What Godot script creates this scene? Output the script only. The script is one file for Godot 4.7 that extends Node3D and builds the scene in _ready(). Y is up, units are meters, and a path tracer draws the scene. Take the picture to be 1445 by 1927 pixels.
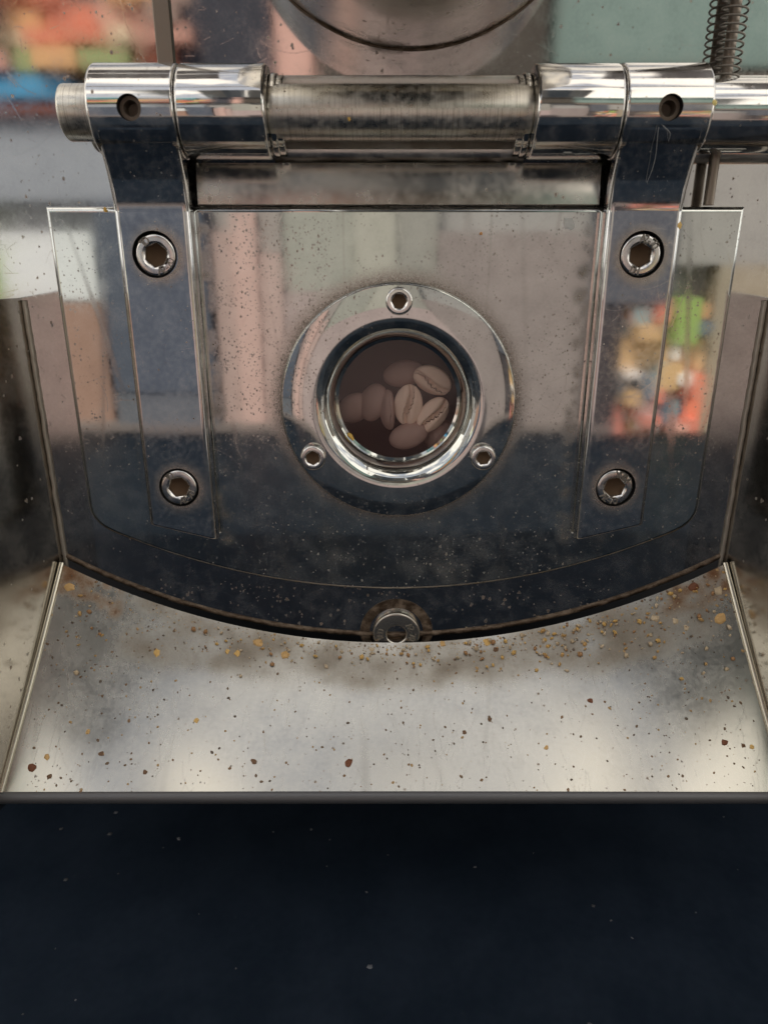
extends Node3D

# Close-up of a polished steel roaster front: a hinged discharge door with a sight glass above a short chute.
# y is up, the door's front face lies in the plane z = 0, x = 0 is the middle of the door, y = 0 the height of the lens.

const DRUM_C := Vector2(0.0, 0.107)       # middle of the round drum front
const DRUM_R := 0.2439
const GLASS_C := Vector2(0.0013, -0.0447) # middle of the sight glass
const AXIS_Y := 0.0420                    # hinge axis
const AXIS_Z := 0.005
const MM := 0.001

var rng := RandomNumberGenerator.new()
var M := {}
var taken := {}


# ---------------------------------------------------------------- shapes
class Shape:
	var v := PackedVector3Array()
	var n := PackedVector3Array()
	var uv := PackedVector2Array()
	var col := PackedColorArray()
	var tint := Color.WHITE

	func box_uv(p: Vector3, m: Vector3) -> Vector2:
		var a := m.abs()
		if a.z >= a.x and a.z >= a.y:
			return Vector2(p.x, -p.y)
		if a.y >= a.x:
			return Vector2(p.x, p.z)
		return Vector2(p.z, -p.y)

	func tri(a: Vector3, b: Vector3, c: Vector3, na: Vector3, nb: Vector3, nc: Vector3, uvs := []) -> void:
		var g := (b - a).cross(c - a)
		if g.length_squared() < 1e-22:
			return
		var mean := na + nb + nc
		var ua: Vector2 = uvs[0] if uvs else box_uv(a, mean)
		var ub: Vector2 = uvs[1] if uvs else box_uv(b, mean)
		var uc: Vector2 = uvs[2] if uvs else box_uv(c, mean)
		v.append(a); n.append(na); uv.append(ua)
		if g.dot(mean) < 0.0:
			v.append(b); v.append(c); n.append(nb); n.append(nc); uv.append(ub); uv.append(uc)
		else:
			v.append(c); v.append(b); n.append(nc); n.append(nb); uv.append(uc); uv.append(ub)
		for k in 3:
			col.append(tint)

	func quad(a: Vector3, b: Vector3, c: Vector3, d: Vector3, na: Vector3, nb: Vector3, nc: Vector3, nd: Vector3, uvs := []) -> void:
		if uvs:
			tri(a, b, c, na, nb, nc, [uvs[0], uvs[1], uvs[2]])
			tri(a, c, d, na, nc, nd, [uvs[0], uvs[2], uvs[3]])
		else:
			tri(a, b, c, na, nb, nc)
			tri(a, c, d, na, nc, nd)

	func flat(a: Vector3, b: Vector3, c: Vector3, d: Vector3, m: Vector3) -> void:
		quad(a, b, c, d, m, m, m, m)

	func add_to(mesh: ArrayMesh, material: Material) -> void:
		var arrays := []
		arrays.resize(Mesh.ARRAY_MAX)
		arrays[Mesh.ARRAY_VERTEX] = v
		arrays[Mesh.ARRAY_NORMAL] = n
		arrays[Mesh.ARRAY_TEX_UV] = uv
		arrays[Mesh.ARRAY_COLOR] = col
		mesh.add_surface_from_arrays(Mesh.PRIMITIVE_TRIANGLES, arrays)
		mesh.surface_set_material(mesh.get_surface_count() - 1, material)


# a profile of (radius, height) points turned about an axis; corners under 40 degrees are smooth
func lathe(s: Shape, prof: Array, at := Vector3.ZERO, basis := Basis(), segs := 72, from := 0.0, to := TAU) -> void:
	var k := prof.size()
	var seg := []
	for i in k - 1:
		var d: Vector2 = (prof[i + 1] - prof[i]).normalized()
		seg.append(Vector2(d.y, -d.x))
	for i in k - 1:
		var n0: Vector2 = seg[i]
		var n1: Vector2 = seg[i]
		if i > 0 and seg[i].dot(seg[i - 1]) > 0.76:
			n0 = (seg[i] + seg[i - 1]).normalized()
		if i < k - 2 and seg[i].dot(seg[i + 1]) > 0.76:
			n1 = (seg[i] + seg[i + 1]).normalized()
		var p0: Vector2 = prof[i]
		var p1: Vector2 = prof[i + 1]
		for j in segs:
			var t0 := from + (to - from) * j / segs
			var t1 := from + (to - from) * (j + 1) / segs
			var c0 := Vector3(cos(t0), sin(t0), 0)
			var c1 := Vector3(cos(t1), sin(t1), 0)
			var z := Vector3(0, 0, 1)
			var r := maxf(p0.x, p1.x)
			s.quad(at + basis * (c0 * p0.x + z * p0.y), at + basis * (c1 * p0.x + z * p0.y), at + basis * (c1 * p1.x + z * p1.y), at + basis * (c0 * p1.x + z * p1.y),
				basis * (c0 * n0.x + z * n0.y), basis * (c1 * n0.x + z * n0.y), basis * (c1 * n1.x + z * n1.y), basis * (c0 * n1.x + z * n1.y),
				[Vector2(t0 * r, p0.y), Vector2(t1 * r, p0.y), Vector2(t1 * r, p1.y), Vector2(t0 * r, p1.y)] if absf(p0.y - p1.y) > absf(p0.x - p1.x) else [])


# a rounded solid bar from x0 to x1 along x
func barrel(s: Shape, x0: float, x1: float, y: float, z: float, r: float, b := 0.0008) -> void:
	var prof := [Vector2(0, x0), Vector2(r - b, x0)]
	for k in range(1, 5):
		var a := PI / 2 * k / 4.0
		prof.append(Vector2(r - b + b * sin(a), x0 + b - b * cos(a)))
	for k in range(0, 5):
		var a := PI / 2 * k / 4.0
		prof.append(Vector2(r - b + b * cos(a), x1 - b + b * sin(a)))
	prof.append(Vector2(0, x1))
	# turn profile height into +x; angle 0 looks towards +z
	lathe(s, prof, Vector3(0, y, z), Basis(Vector3(0, 0, 1), Vector3(0, 1, 0), Vector3(1, 0, 0)), 96)


func circle_points(c: Vector2, r: float, k: int) -> PackedVector2Array:
	var p := PackedVector2Array()
	for i in k:
		p.append(c + Vector2(cos(TAU * i / k), sin(TAU * i / k)) * r)
	return p


func fill(s: Shape, poly: PackedVector2Array, z: float, hole := PackedVector2Array(), at_x := 0.0) -> void:
	var pieces := []
	if hole.is_empty():
		pieces = [poly]
	else:
		for side in [-1, 1]:
			var half := PackedVector2Array([Vector2(at_x, -9), Vector2(at_x + side * 9, -9), Vector2(at_x + side * 9, 9), Vector2(at_x, 9)])
			for p in Geometry2D.intersect_polygons(scaled(poly, 1000.0), scaled(half, 1000.0)):
				for q in Geometry2D.clip_polygons(p, scaled(hole, 1000.0)):
					pieces.append(scaled(q, 0.001))
	for p in pieces:
		var at := Geometry2D.triangulate_polygon(scaled(p, 1000.0))
		var m := Vector3(0, 0, 1)
		for i in range(0, at.size(), 3):
			s.tri(Vector3(p[at[i]].x, p[at[i]].y, z), Vector3(p[at[i + 1]].x, p[at[i + 1]].y, z), Vector3(p[at[i + 2]].x, p[at[i + 2]].y, z), m, m, m)


func scaled(p: PackedVector2Array, f: float) -> PackedVector2Array:
	var q := PackedVector2Array()
	for a in p:
		q.append(a * f)
	return q


# a flat plate with an outline (anticlockwise) from z0 to z1, front edge rounded by b, with an optional hole
func plate(s: Shape, poly: PackedVector2Array, z0: float, z1: float, b: float, hole := PackedVector2Array(), at_x := 0.0) -> void:
	var k := poly.size()
	var en := []
	for i in k:
		var d := (poly[(i + 1) % k] - poly[i]).normalized()
		en.append(Vector2(d.y, -d.x))
	var inset := func(by: float) -> PackedVector2Array:
		var q := PackedVector2Array()
		for i in k:
			var m: Vector2 = (en[i] + en[(i + k - 1) % k]).normalized()
			q.append(poly[i] - m * by / maxf(0.3, m.dot(en[i])))
		return q
	var rings := [[poly, z0, 0.0], [poly, z1 - b, 0.0]]
	for j in range(1, 5):
		var a := PI / 2 * j / 4.0
		rings.append([inset.call(b - b * cos(a)), z1 - b + b * sin(a), a])
	for j in rings.size() - 1:
		for i in k:
			var i1 := (i + 1) % k
			var na: Vector2 = en[i]
			var nb: Vector2 = en[i]
			if en[i].dot(en[(i + k - 1) % k]) > 0.8:
				na = (en[i] + en[(i + k - 1) % k]).normalized()
			if en[i].dot(en[i1]) > 0.8:
				nb = (en[i] + en[i1]).normalized()
			var lo = rings[j]
			var hi = rings[j + 1]
			var up := func(m: Vector2, a: float) -> Vector3: return Vector3(m.x * cos(a), m.y * cos(a), sin(a))
			s.quad(Vector3(lo[0][i].x, lo[0][i].y, lo[1]), Vector3(lo[0][i1].x, lo[0][i1].y, lo[1]), Vector3(hi[0][i1].x, hi[0][i1].y, hi[1]), Vector3(hi[0][i].x, hi[0][i].y, hi[1]),
				up.call(na, lo[2]), up.call(nb, lo[2]), up.call(nb, hi[2]), up.call(na, hi[2]))
	fill(s, rings[-1][0], z1, hole, at_x)


# a rectangle of a surface with a round hole in it; to_space turns (u, v) into [position, normal]
func holed(s: Shape, u0: float, u1: float, v0: float, v1: float, c: Vector2, r: float, to_space: Callable, segs := 64, rings := 4) -> void:
	var angles := []
	for i in segs:
		angles.append(TAU * i / segs)
	for corner in [Vector2(u0, v0), Vector2(u1, v0), Vector2(u0, v1), Vector2(u1, v1)]:
		angles.append(fposmod((corner - c).angle(), TAU))
	angles.sort()
	var edge := func(a: float) -> Vector2:
		var d := Vector2(cos(a), sin(a))
		var t := 1e9
		if d.x > 1e-9: t = minf(t, (u1 - c.x) / d.x)
		if d.x < -1e-9: t = minf(t, (u0 - c.x) / d.x)
		if d.y > 1e-9: t = minf(t, (v1 - c.y) / d.y)
		if d.y < -1e-9: t = minf(t, (v0 - c.y) / d.y)
		return c + d * t
	for i in angles.size():
		var a0: float = angles[i]
		var a1: float = angles[(i + 1) % angles.size()]
		if absf(a1 - a0) < 1e-7:
			continue
		for k in rings:
			var q := []
			for e in [[a0, k], [a1, k], [a1, k + 1], [a0, k + 1]]:
				var inner := c + Vector2(cos(e[0]), sin(e[0])) * r
				q.append(to_space.call(inner.lerp(edge.call(e[0]), float(e[1]) / rings)))
			s.quad(q[0][0], q[1][0], q[2][0], q[3][0], q[0][1], q[1][1], q[2][1], q[3][1])


# the wall and floor of a round hole
func well(s: Shape, c: Vector2, r: float, depth: float, to_space: Callable, segs := 64) -> void:
	var bottom: Vector3 = to_space.call(c)[0]
	bottom.z -= depth
	for i in segs:
		var d0 := Vector2(cos(TAU * i / segs), sin(TAU * i / segs))
		var d1 := Vector2(cos(TAU * (i + 1) / segs), sin(TAU * (i + 1) / segs))
		var a: Vector3 = to_space.call(c + d0 * r)[0]
		var b: Vector3 = to_space.call(c + d1 * r)[0]
		var a2 := Vector3(a.x, a.y, bottom.z)
		var b2 := Vector3(b.x, b.y, bottom.z)
		var m0 := Vector3(-d0.x, -d0.y, 0)
		var m1 := Vector3(-d1.x, -d1.y, 0)
		s.quad(a, b, b2, a2, m0, m1, m1, m0)
		s.tri(bottom, a2, b2, Vector3(0, 0, 1), Vector3(0, 0, 1), Vector3(0, 0, 1))


func box(s: Shape, lo: Vector3, hi: Vector3, b := 0.0) -> void:
	var st := []
	for axis in 3:
		for side in [0, 1]:
			var m := Vector3.ZERO
			m[axis] = 1.0 if side else -1.0
			var u := (axis + 1) % 3
			var w := (axis + 2) % 3
			var p := []
			for e in [[0, 0], [1, 0], [1, 1], [0, 1]]:
				var q := Vector3.ZERO
				q[axis] = hi[axis] if side else lo[axis]
				q[u] = hi[u] - b if e[0] else lo[u] + b
				q[w] = hi[w] - b if e[1] else lo[w] + b
				p.append(q)
			s.flat(p[0], p[1], p[2], p[3], m)
			st.append(p)
	if b > 0.0:
		# chamfers between neighbouring faces
		for axis in 3:
			var u := (axis + 1) % 3
			var w := (axis + 2) % 3
			for su in [0, 1]:
				for sw in [0, 1]:
					var pu := Vector3.ZERO
					var pw := Vector3.ZERO
					pu[u] = hi[u] if su else lo[u]
					pu[w] = hi[w] - b if sw else lo[w] + b
					pw[u] = hi[u] - b if su else lo[u] + b
					pw[w] = hi[w] if sw else lo[w]
					var nu := Vector3.ZERO
					var nw := Vector3.ZERO
					nu[u] = 1.0 if su else -1.0
					nw[w] = 1.0 if sw else -1.0
					var e0 := Vector3.ZERO
					var e1 := Vector3.ZERO
					e0[axis] = lo[axis] + b
					e1[axis] = hi[axis] - b
					s.quad(pu + e0, pu + e1, pw + e1, pw + e0, nu, nu, nw, nw)
		for sx in [0, 1]:
			for sy in [0, 1]:
				for sz in [0, 1]:
					var c := Vector3(hi.x if sx else lo.x, hi.y if sy else lo.y, hi.z if sz else lo.z)
					var d := Vector3(-b if sx else b, -b if sy else b, -b if sz else b)
					s.tri(c + Vector3(0, d.y, d.z), c + Vector3(d.x, 0, d.z), c + Vector3(d.x, d.y, 0), Vector3(-signf(d.x), 0, 0), Vector3(0, -signf(d.y), 0), Vector3(0, 0, -signf(d.z)))


# a round wire along a line of points
func wire(s: Shape, pts: PackedVector3Array, r: float, segs := 10) -> void:
	var frames := []
	var side := Vector3(0, 0, 1)
	for i in pts.size():
		var d := (pts[mini(i + 1, pts.size() - 1)] - pts[maxi(i - 1, 0)]).normalized()
		if absf(d.dot(side)) > 0.95:
			side = Vector3(1, 0, 0)
		var a := (side - d * side.dot(d)).normalized()
		frames.append([a, d.cross(a)])
		side = a
	for i in pts.size() - 1:
		for j in segs:
			var q := []
			for e in [[i, j], [i + 1, j], [i + 1, j + 1], [i, j + 1]]:
				var t: float = TAU * e[1] / segs
				var m: Vector3 = frames[e[0]][0] * cos(t) + frames[e[0]][1] * sin(t)
				q.append([pts[e[0]] + m * r, m])
			s.quad(q[0][0], q[1][0], q[2][0], q[3][0], q[0][1], q[1][1], q[2][1], q[3][1])


# a surface given by a function of (u, v) in 0..1
func sheet(s: Shape, f: Callable, nu: int, nv: int, up: Vector3, to_uv = null) -> void:
	var p := []
	for j in nv + 1:
		for i in nu + 1:
			p.append(f.call(float(i) / nu, float(j) / nv))
	var m := []
	for j in nv + 1:
		for i in nu + 1:
			var a: Vector3 = p[j * (nu + 1) + mini(i + 1, nu)] - p[j * (nu + 1) + maxi(i - 1, 0)]
			var b: Vector3 = p[mini(j + 1, nv) * (nu + 1) + i] - p[maxi(j - 1, 0) * (nu + 1) + i]
			var c := a.cross(b).normalized()
			m.append(c if c.dot(up) > 0 else -c)
	for j in nv:
		for i in nu:
			var a := j * (nu + 1) + i
			var b := a + nu + 1
			var uvs := []
			if to_uv != null:
				for e in [[i, j], [i + 1, j], [i + 1, j + 1], [i, j + 1]]:
					uvs.append(to_uv.call(float(e[0]) / nu, float(e[1]) / nv))
			s.quad(p[a], p[a + 1], p[b + 1], p[b], m[a], m[a + 1], m[b + 1], m[b], uvs)


# ---------------------------------------------------------------- objects
func numbered(called: String) -> String:
	taken[called] = taken.get(called, -1) + 1
	return called if taken[called] == 0 else "%s_%03d" % [called, taken[called]]


func obj(called: String, shapes: Array, parent: Node) -> MeshInstance3D:
	var mesh := ArrayMesh.new()
	for k in range(0, shapes.size(), 2):
		if shapes[k].v.size():
			shapes[k].add_to(mesh, shapes[k + 1])
	var o := MeshInstance3D.new()
	o.mesh = mesh
	o.name = numbered(called) if parent == self else called
	parent.add_child(o, true)
	return o


func thing(called: String, label: String, category: String, group := "") -> Node3D:
	var o := Node3D.new()
	o.name = numbered(called)
	add_child(o)
	tag(o, label, category, group)
	return o


func tag(o: Node, label: String, category: String, group := "") -> void:
	o.set_meta("label", label)
	o.set_meta("category", category)
	if group:
		o.set_meta("group", group)


func structure(o: Node) -> Node:
	o.set_meta("kind", "structure")
	return o


# ---------------------------------------------------------------- materials
func noise_bytes(size: int, freq: float, sd: int, oct := 3) -> PackedByteArray:
	var f := FastNoiseLite.new()
	f.seed = sd
	f.frequency = freq
	f.fractal_octaves = oct
	var im := f.get_seamless_image(size, size, false, false, 0.15)
	im.convert(Image.FORMAT_L8)
	return im.get_data()


func srgb_byte(x: float) -> int:
	var y := 12.92 * x if x <= 0.0031308 else 1.055 * pow(x, 1.0 / 2.4) - 0.055
	return clampi(int(y * 255.0 + 0.5), 0, 255)


# Two textures of worn steel: colour, and roughness with metalness. Stains, dust specks and scratches are what lies on the metal.
class Grime:
	var size: int
	var across: float # metres that the texture spans
	var rgb: PackedByteArray
	var orm: PackedByteArray
	var rng: RandomNumberGenerator

	func put(x: int, y: int, c: Color, rough: int, metal: int, share: float) -> void:
		x = posmod(x, size)
		y = posmod(y, size)
		var k := (y * size + x) * 3
		rgb[k] = int(lerpf(rgb[k], c.r8, share))
		rgb[k + 1] = int(lerpf(rgb[k + 1], c.g8, share))
		rgb[k + 2] = int(lerpf(rgb[k + 2], c.b8, share))
		orm[k + 1] = int(lerpf(orm[k + 1], rough, share))
		orm[k + 2] = int(lerpf(orm[k + 2], metal, share))

	# an uneven spot at (u, v) in pixels
	func spot(u: float, v: float, r: float, c: Color, strength := 1.0, stretch := 1.0) -> void:
		var turn := rng.randf() * TAU
		var lobes := rng.randf() * 0.35
		var n := int(ceil(r * 1.5 * stretch)) + 1
		for dy in range(-n, n + 1):
			for dx in range(-n, n + 1):
				var x := (dx + int(u)) - u
				var y := ((dy + int(v)) - v) / stretch
				var a := atan2(y, x)
				var edge := r * (1.0 + lobes * sin(3.0 * a + turn) + 0.6 * lobes * sin(5.0 * a - turn))
				var share := clampf((edge - sqrt(x * x + y * y)) + 0.5, 0.0, 1.0) * strength
				if share > 0.02:
					put(int(u) + dx, int(v) + dy, c, 200, 20, share)

	# a soft film at a place in metres
	func film(at: Vector2, r: float, c: Color, strength: float, inner := 0.0) -> void:
		var per := size / across
		var n := int(r * per)
		var cx := int(at.x * per)
		var cy := int(-at.y * per)
		for dy in range(-n, n + 1):
			for dx in range(-n, n + 1):
				var d := sqrt(dx * dx + dy * dy) / per
				if d > r or d < inner:
					continue
				var t := 1.0 - (d - inner) / (r - inner)
				var share := t * t * strength * rng.randf_range(0.3, 1.0)
				put(cx + dx, cy + dy, c, 170, 60, share)

	# spots that gather in drifts and leave other places clean
	func specks(count: int, r0: float, r1: float, colors: Array, area := Rect2(-9, -9, 0, 0), strength := 0.9) -> void:
		var per := size / across
		var drift := FastNoiseLite.new()
		drift.seed = rng.randi() % 10000
		drift.frequency = 0.011
		drift.fractal_octaves = 3
		for k in count:
			var u := rng.randf() * size
			var v := rng.randf() * size
			if area.size.x > 0:
				u = (area.position.x + rng.randf() * area.size.x) * per
				v = -(area.position.y + rng.randf() * area.size.y) * per
			if drift.get_noise_2d(u, v) * 2.2 < rng.randf_range(-0.9, 0.7):
				continue
			var c: Color = colors[rng.randi() % colors.size()]
			spot(u, v, r0 + (r1 - r0) * pow(rng.randf(), 4.0), c.lightened(rng.randf() * 0.15), strength * rng.randf_range(0.45, 1.0), rng.randf_range(0.8, 1.5))

	# upright wiped streaks that dull the polish
	func smears(count: int) -> void:
		for k in count:
			var x := rng.randf() * size
			var y := rng.randf() * size
			var wide := rng.randi_range(3, 16)
			var lean := rng.randf_range(-0.25, 0.25)
			var share := rng.randf_range(0.05, 0.20)
			var long := rng.randi_range(60, 380)
			for i in long:
				var t := sin(PI * i / long)
				for j in wide:
					put(int(x + lean * i) + j, int(y) + i, Color(0.54, 0.53, 0.50), 110, 225, share * t * sin(PI * (j + 0.5) / wide))

	func scratches(count: int, longest: float, c: Color, rough: int, share: float, slant := TAU, spread := TAU) -> void:
		for k in count:
			var p := Vector2(rng.randf() * size, rng.randf() * size)
			var a := slant + rng.randf_range(-spread, spread)
			var bend := rng.randf_range(-0.02, 0.02)
			for i in int(longest * rng.randf_range(0.15, 1.0)):
				put(int(p.x), int(p.y), c, rough, 255, share * rng.randf_range(0.4, 1.0))
				p += Vector2(cos(a), sin(a))
				a += bend


func grime(size: int, across: float, sd: int, tone: Color, tone2: Color, rough: float, rough2: float, film := 0.25, fine := 0.03, coarse := 0.008) -> Grime:
	var g := Grime.new()
	g.size = size
	g.across = across
	g.rng = RandomNumberGenerator.new()
	g.rng.seed = sd
	var a := noise_bytes(size, coarse, sd, 3)
	var b := noise_bytes(size, fine, sd + 1, 4)
	var c := noise_bytes(size, fine * 6.0, sd + 2, 2)
	g.rgb.resize(size * size * 3)
	g.orm.resize(size * size * 3)
	var lut := []
	for k in 256:
		var t := tone.lerp(tone2, k / 255.0)
		lut.append([srgb_byte(t.r), srgb_byte(t.g), srgb_byte(t.b)])
	for i in size * size:
		var m := clampi((a[i] * 3 + b[i] * 4 + c[i] * 3) / 10, 0, 255)
		m = clampi((m - 128) * 2 + 128, 0, 255)
		var d := clampi((b[i] - 128) * 2 + (c[i] - 128) + (a[i] - 128) + 64, 0, 255)
		var k := i * 3
		var l = lut[m]
		g.rgb[k] = l[0]
		g.rgb[k + 1] = l[1]
		g.rgb[k + 2] = l[2]
		g.orm[k] = 255
		g.orm[k + 1] = clampi(int((rough + (rough2 - rough) * m / 255.0) * 255), 0, 255)
		g.orm[k + 2] = 255 - int(d * film)
	return g


func steel(g: Grime) -> ORMMaterial3D:
	var m := ORMMaterial3D.new()
	m.albedo_texture = ImageTexture.create_from_image(Image.create_from_data(g.size, g.size, false, Image.FORMAT_RGB8, g.rgb))
	m.orm_texture = ImageTexture.create_from_image(Image.create_from_data(g.size, g.size, false, Image.FORMAT_RGB8, g.orm))
	m.uv1_scale = Vector3.ONE / g.across
	return m


func plain(c: Color, rough: float, metal := 0.0) -> StandardMaterial3D:
	var m := StandardMaterial3D.new()
	m.albedo_color = c.linear_to_srgb()
	m.roughness = rough
	m.metallic = metal
	return m


func make_materials() -> void:
	var rust := [Color(0.30, 0.20, 0.13), Color(0.24, 0.17, 0.12), Color(0.36, 0.26, 0.18), Color(0.18, 0.13, 0.10)]
	var dust := [Color(0.62, 0.60, 0.54), Color(0.50, 0.46, 0.40), Color(0.55, 0.48, 0.38), Color(0.44, 0.41, 0.37)]
	var g: Grime

	# the door: polished, filmed with dust low down, brown specks higher up
	g = grime(1024, 0.256, 11, Color(0.50, 0.51, 0.49), Color(0.63, 0.64, 0.61), 0.03, 0.08, 0.05)
	g.scratches(160, 90, Color(0.82, 0.81, 0.79), 110, 0.35)
	g.specks(7000, 0.25, 0.95, rust, Rect2(-0.11, -0.06, 0.22, 0.08), 0.5)
	g.specks(1800, 0.25, 1.0, rust, Rect2(-0.06, -0.055, 0.04, 0.07), 0.6)
	g.specks(7000, 0.25, 1.0, dust, Rect2(-0.11, -0.125, 0.22, 0.07), 0.48)
	g.specks(600, 0.5, 1.8, dust, Rect2(-0.05, -0.12, 0.12, 0.035), 0.55)
	g.smears(90)
	for x in [-0.0615, 0.0615]: # dirt that gathered along the straps
		for k in 60:
			g.film(Vector2(x + g.rng.randf_range(-0.001, 0.0025) * -signf(x), g.rng.randf_range(-0.095, 0.012)), g.rng.randf_range(0.002, 0.004), Color(0.33, 0.27, 0.21), 0.22)
	g.film(GLASS_C, 0.0465, Color(0.34, 0.27, 0.21), 0.75, 0.039)
	for k in 40:
		g.film(Vector2(g.rng.randf_range(-0.04, 0.075), g.rng.randf_range(-0.118, -0.088)), g.rng.randf_range(0.003, 0.008), Color(0.48, 0.45, 0.40), 0.22)
	M.door = steel(g)

	# the drum front behind the door
	g = grime(1024, 0.256, 23, Color(0.52, 0.51, 0.50), Color(0.66, 0.65, 0.63), 0.04, 0.10, 0.06)
	g.scratches(220, 90, Color(0.85, 0.85, 0.84), 120, 0.25)
	g.scratches(700, 20, Color(0.88, 0.88, 0.88), 140, 0.35)
	g.specks(2600, 0.35, 1.6, rust, Rect2(-9, -9, 0, 0), 0.6)
	g.specks(1600, 0.5, 1.6, dust, Rect2(-9, -9, 0, 0), 0.5)
	g.specks(500, 0.8, 2.4, rust, Rect2(-0.09, -0.142, 0.18, 0.03), 0.8)
	M.drum = steel(g)

	# the hinge straps: mottled with settled dust
	g = grime(1024, 0.128, 37, Color(0.50, 0.50, 0.50), Color(0.68, 0.67, 0.65), 0.035, 0.10, 0.06, 0.05, 0.012)
	g.scratches(200, 80, Color(0.85, 0.85, 0.84), 110, 0.35)
	g.specks(3200, 0.5, 2.0, rust + dust, Rect2(-9, -9, 0, 0), 0.5)
	for y in [0.0028, -0.0725]:
		for x in [-0.0735, 0.0757]:
			g.film(Vector2(x, y), 0.0115, Color(0.42, 0.33, 0.25), 0.7, 0.0062)
	M.strap = steel(g)

	# the bright parts of the hinge
	g = grime(512, 0.1, 41, Color(0.62, 0.60, 0.57), Color(0.72, 0.71, 0.68), 0.05, 0.13, 0.08, 0.02, 0.01)
	g.specks(420, 0.5, 1.8, rust, Rect2(-9, -9, 0, 0), 0.7)
	g.scratches(120, 40, Color(0.85, 0.85, 0.84), 90, 0.35)
	M.polished = steel(g)

	# the pin: turned steel with rings round it and some tarnish
	g = grime(1024, 0.1, 53, Color(0.58, 0.55, 0.48), Color(0.74, 0.71, 0.64), 0.26, 0.38, 0.25, 0.03, 0.01)
	for k in 1400:
		var u := g.rng.randi() % 1024
		var light := g.rng.randf() < 0.5
		var from := g.rng.randi() % 1024
		var share := g.rng.randf_range(0.06, 0.4)
		for i in g.rng.randi_range(60, 420):
			g.put(from + i, u, Color(0.86, 0.84, 0.80) if light else Color(0.36, 0.33, 0.28), 60 if light else 120, 255, share)
	g.specks(600, 0.6, 3.0, rust, Rect2(-9, -9, 0, 0), 0.75)
	M.pin = steel(g)

	# the chute: brushed sheet with brown pits and rust in its corners
	g = grime(1024, 0.3, 67, Color(0.44, 0.425, 0.38), Color(0.56, 0.545, 0.49), 0.20, 0.28, 0.13, 0.02, 0.006)
	g.scratches(2600, 60, Color(0.90, 0.89, 0.86), 90, 0.14, PI / 2, 0.16)
	g.scratches(1600, 60, Color(0.58, 0.56, 0.53), 130, 0.18, PI / 2, 0.16)
	g.specks(1500, 0.4, 1.3, rust, Rect2(-9, -9, 0, 0), 0.8)
	g.smears(40)
	for k in 90: # rust in the back corners
		var u := g.rng.randf()
		g.film(Vector2((-1 if k % 2 else 1) * (0.126 - 0.022 * u * u), -g.rng.randf_range(0.099, 0.110)), g.rng.randf_range(0.002, 0.005), Color(0.40, 0.23, 0.10), 0.55)
	for k in 280: # greasy brown film along the drum edge
		g.film(Vector2(g.rng.randf_range(-0.1, 0.12), -g.rng.randf_range(0.099, 0.122)), g.rng.randf_range(0.006, 0.013), Color(0.36, 0.30, 0.23), 0.20)
	M.floor = steel(g)

	g = grime(512, 0.2, 71, Color(0.47, 0.44, 0.40), Color(0.54, 0.51, 0.46), 0.16, 0.22, 0.07, 0.03, 0.01)
	g.specks(700, 0.5, 1.6, rust + dust, Rect2(-9, -9, 0, 0), 0.7)
	M.wall = steel(g)

	g = grime(512, 0.04, 83, Color(0.64, 0.62, 0.59), Color(0.76, 0.74, 0.71), 0.14, 0.26, 0.06, 0.02, 0.01)
	g.specks(260, 0.6, 2.4, rust, Rect2(-9, -9, 0, 0), 0.6)
	M.bolt = steel(g)

	g = grime(512, 0.3, 97, Color(0.009, 0.014, 0.022), Color(0.013, 0.019, 0.029), 0.30, 0.45, 0.0, 0.02, 0.01)
	for k in range(2, g.orm.size(), 3):
		g.orm[k] = 0
	g.specks(90, 0.5, 1.4, [Color(0.16, 0.17, 0.18)], Rect2(-9, -9, 0, 0), 0.4)
	M.navy = steel(g)
	M.navy.metallic_specular = 0.12

	M.stained = plain(Color(0.26, 0.22, 0.18), 0.35, 0.75)
	M.weld = plain(Color(0.42, 0.38, 0.32), 0.42, 0.7)
	M.seam = plain(Color(0.66, 0.62, 0.52), 0.22, 0.95)
	M.housing = plain(Color(0.02, 0.022, 0.026), 0.6)
	M.lip = plain(Color(0.12, 0.12, 0.125), 0.45, 0.6)
	M.roof = plain(Color(0.48, 0.47, 0.48), 0.9)
	M.roof.backlight_enabled = true
	M.roof.backlight = Color(0.5, 0.5, 0.52)
	M.old_bolt = plain(Color(0.56, 0.53, 0.47), 0.22, 0.95)
	g = grime(256, 0.05, 113, Color(0.07, 0.05, 0.037), Color(0.20, 0.15, 0.105), 0.45, 0.7, 0.9, 0.04, 0.015)
	g.specks(160, 0.6, 2.2, rust, Rect2(-9, -9, 0, 0), 0.8)
	M.grimy = steel(g)
	g = grime(512, 0.1, 101, Color(0.54, 0.52, 0.48), Color(0.66, 0.64, 0.60), 0.28, 0.44, 0.30, 0.02, 0.01)
	g.specks(300, 0.5, 1.8, rust, Rect2(-9, -9, 0, 0), 0.6)
	M.satin = steel(g)
	g = grime(512, 0.2, 107, Color(0.58, 0.54, 0.49), Color(0.72, 0.68, 0.62), 0.16, 0.30, 0.16, 0.02, 0.01)
	g.specks(500, 0.5, 1.8, rust, Rect2(-9, -9, 0, 0), 0.6)
	for k in 50:
		g.film(Vector2(g.rng.randf_range(0.0, 0.2), -g.rng.randf_range(-0.008, 0.0)), g.rng.randf_range(0.002, 0.006), Color(0.26, 0.16, 0.10), 0.5)
	M.pipe = steel(g)
	M.letter = plain(Color(0.26, 0.24, 0.21), 0.4, 0.7)
	M.dirt = plain(Color(0.10, 0.060, 0.032), 0.9)
	M.rubber = plain(Color(0.012, 0.011, 0.010), 0.7)
	M.tarnish = plain(Color(0.13, 0.10, 0.075), 0.5, 0.5)
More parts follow.
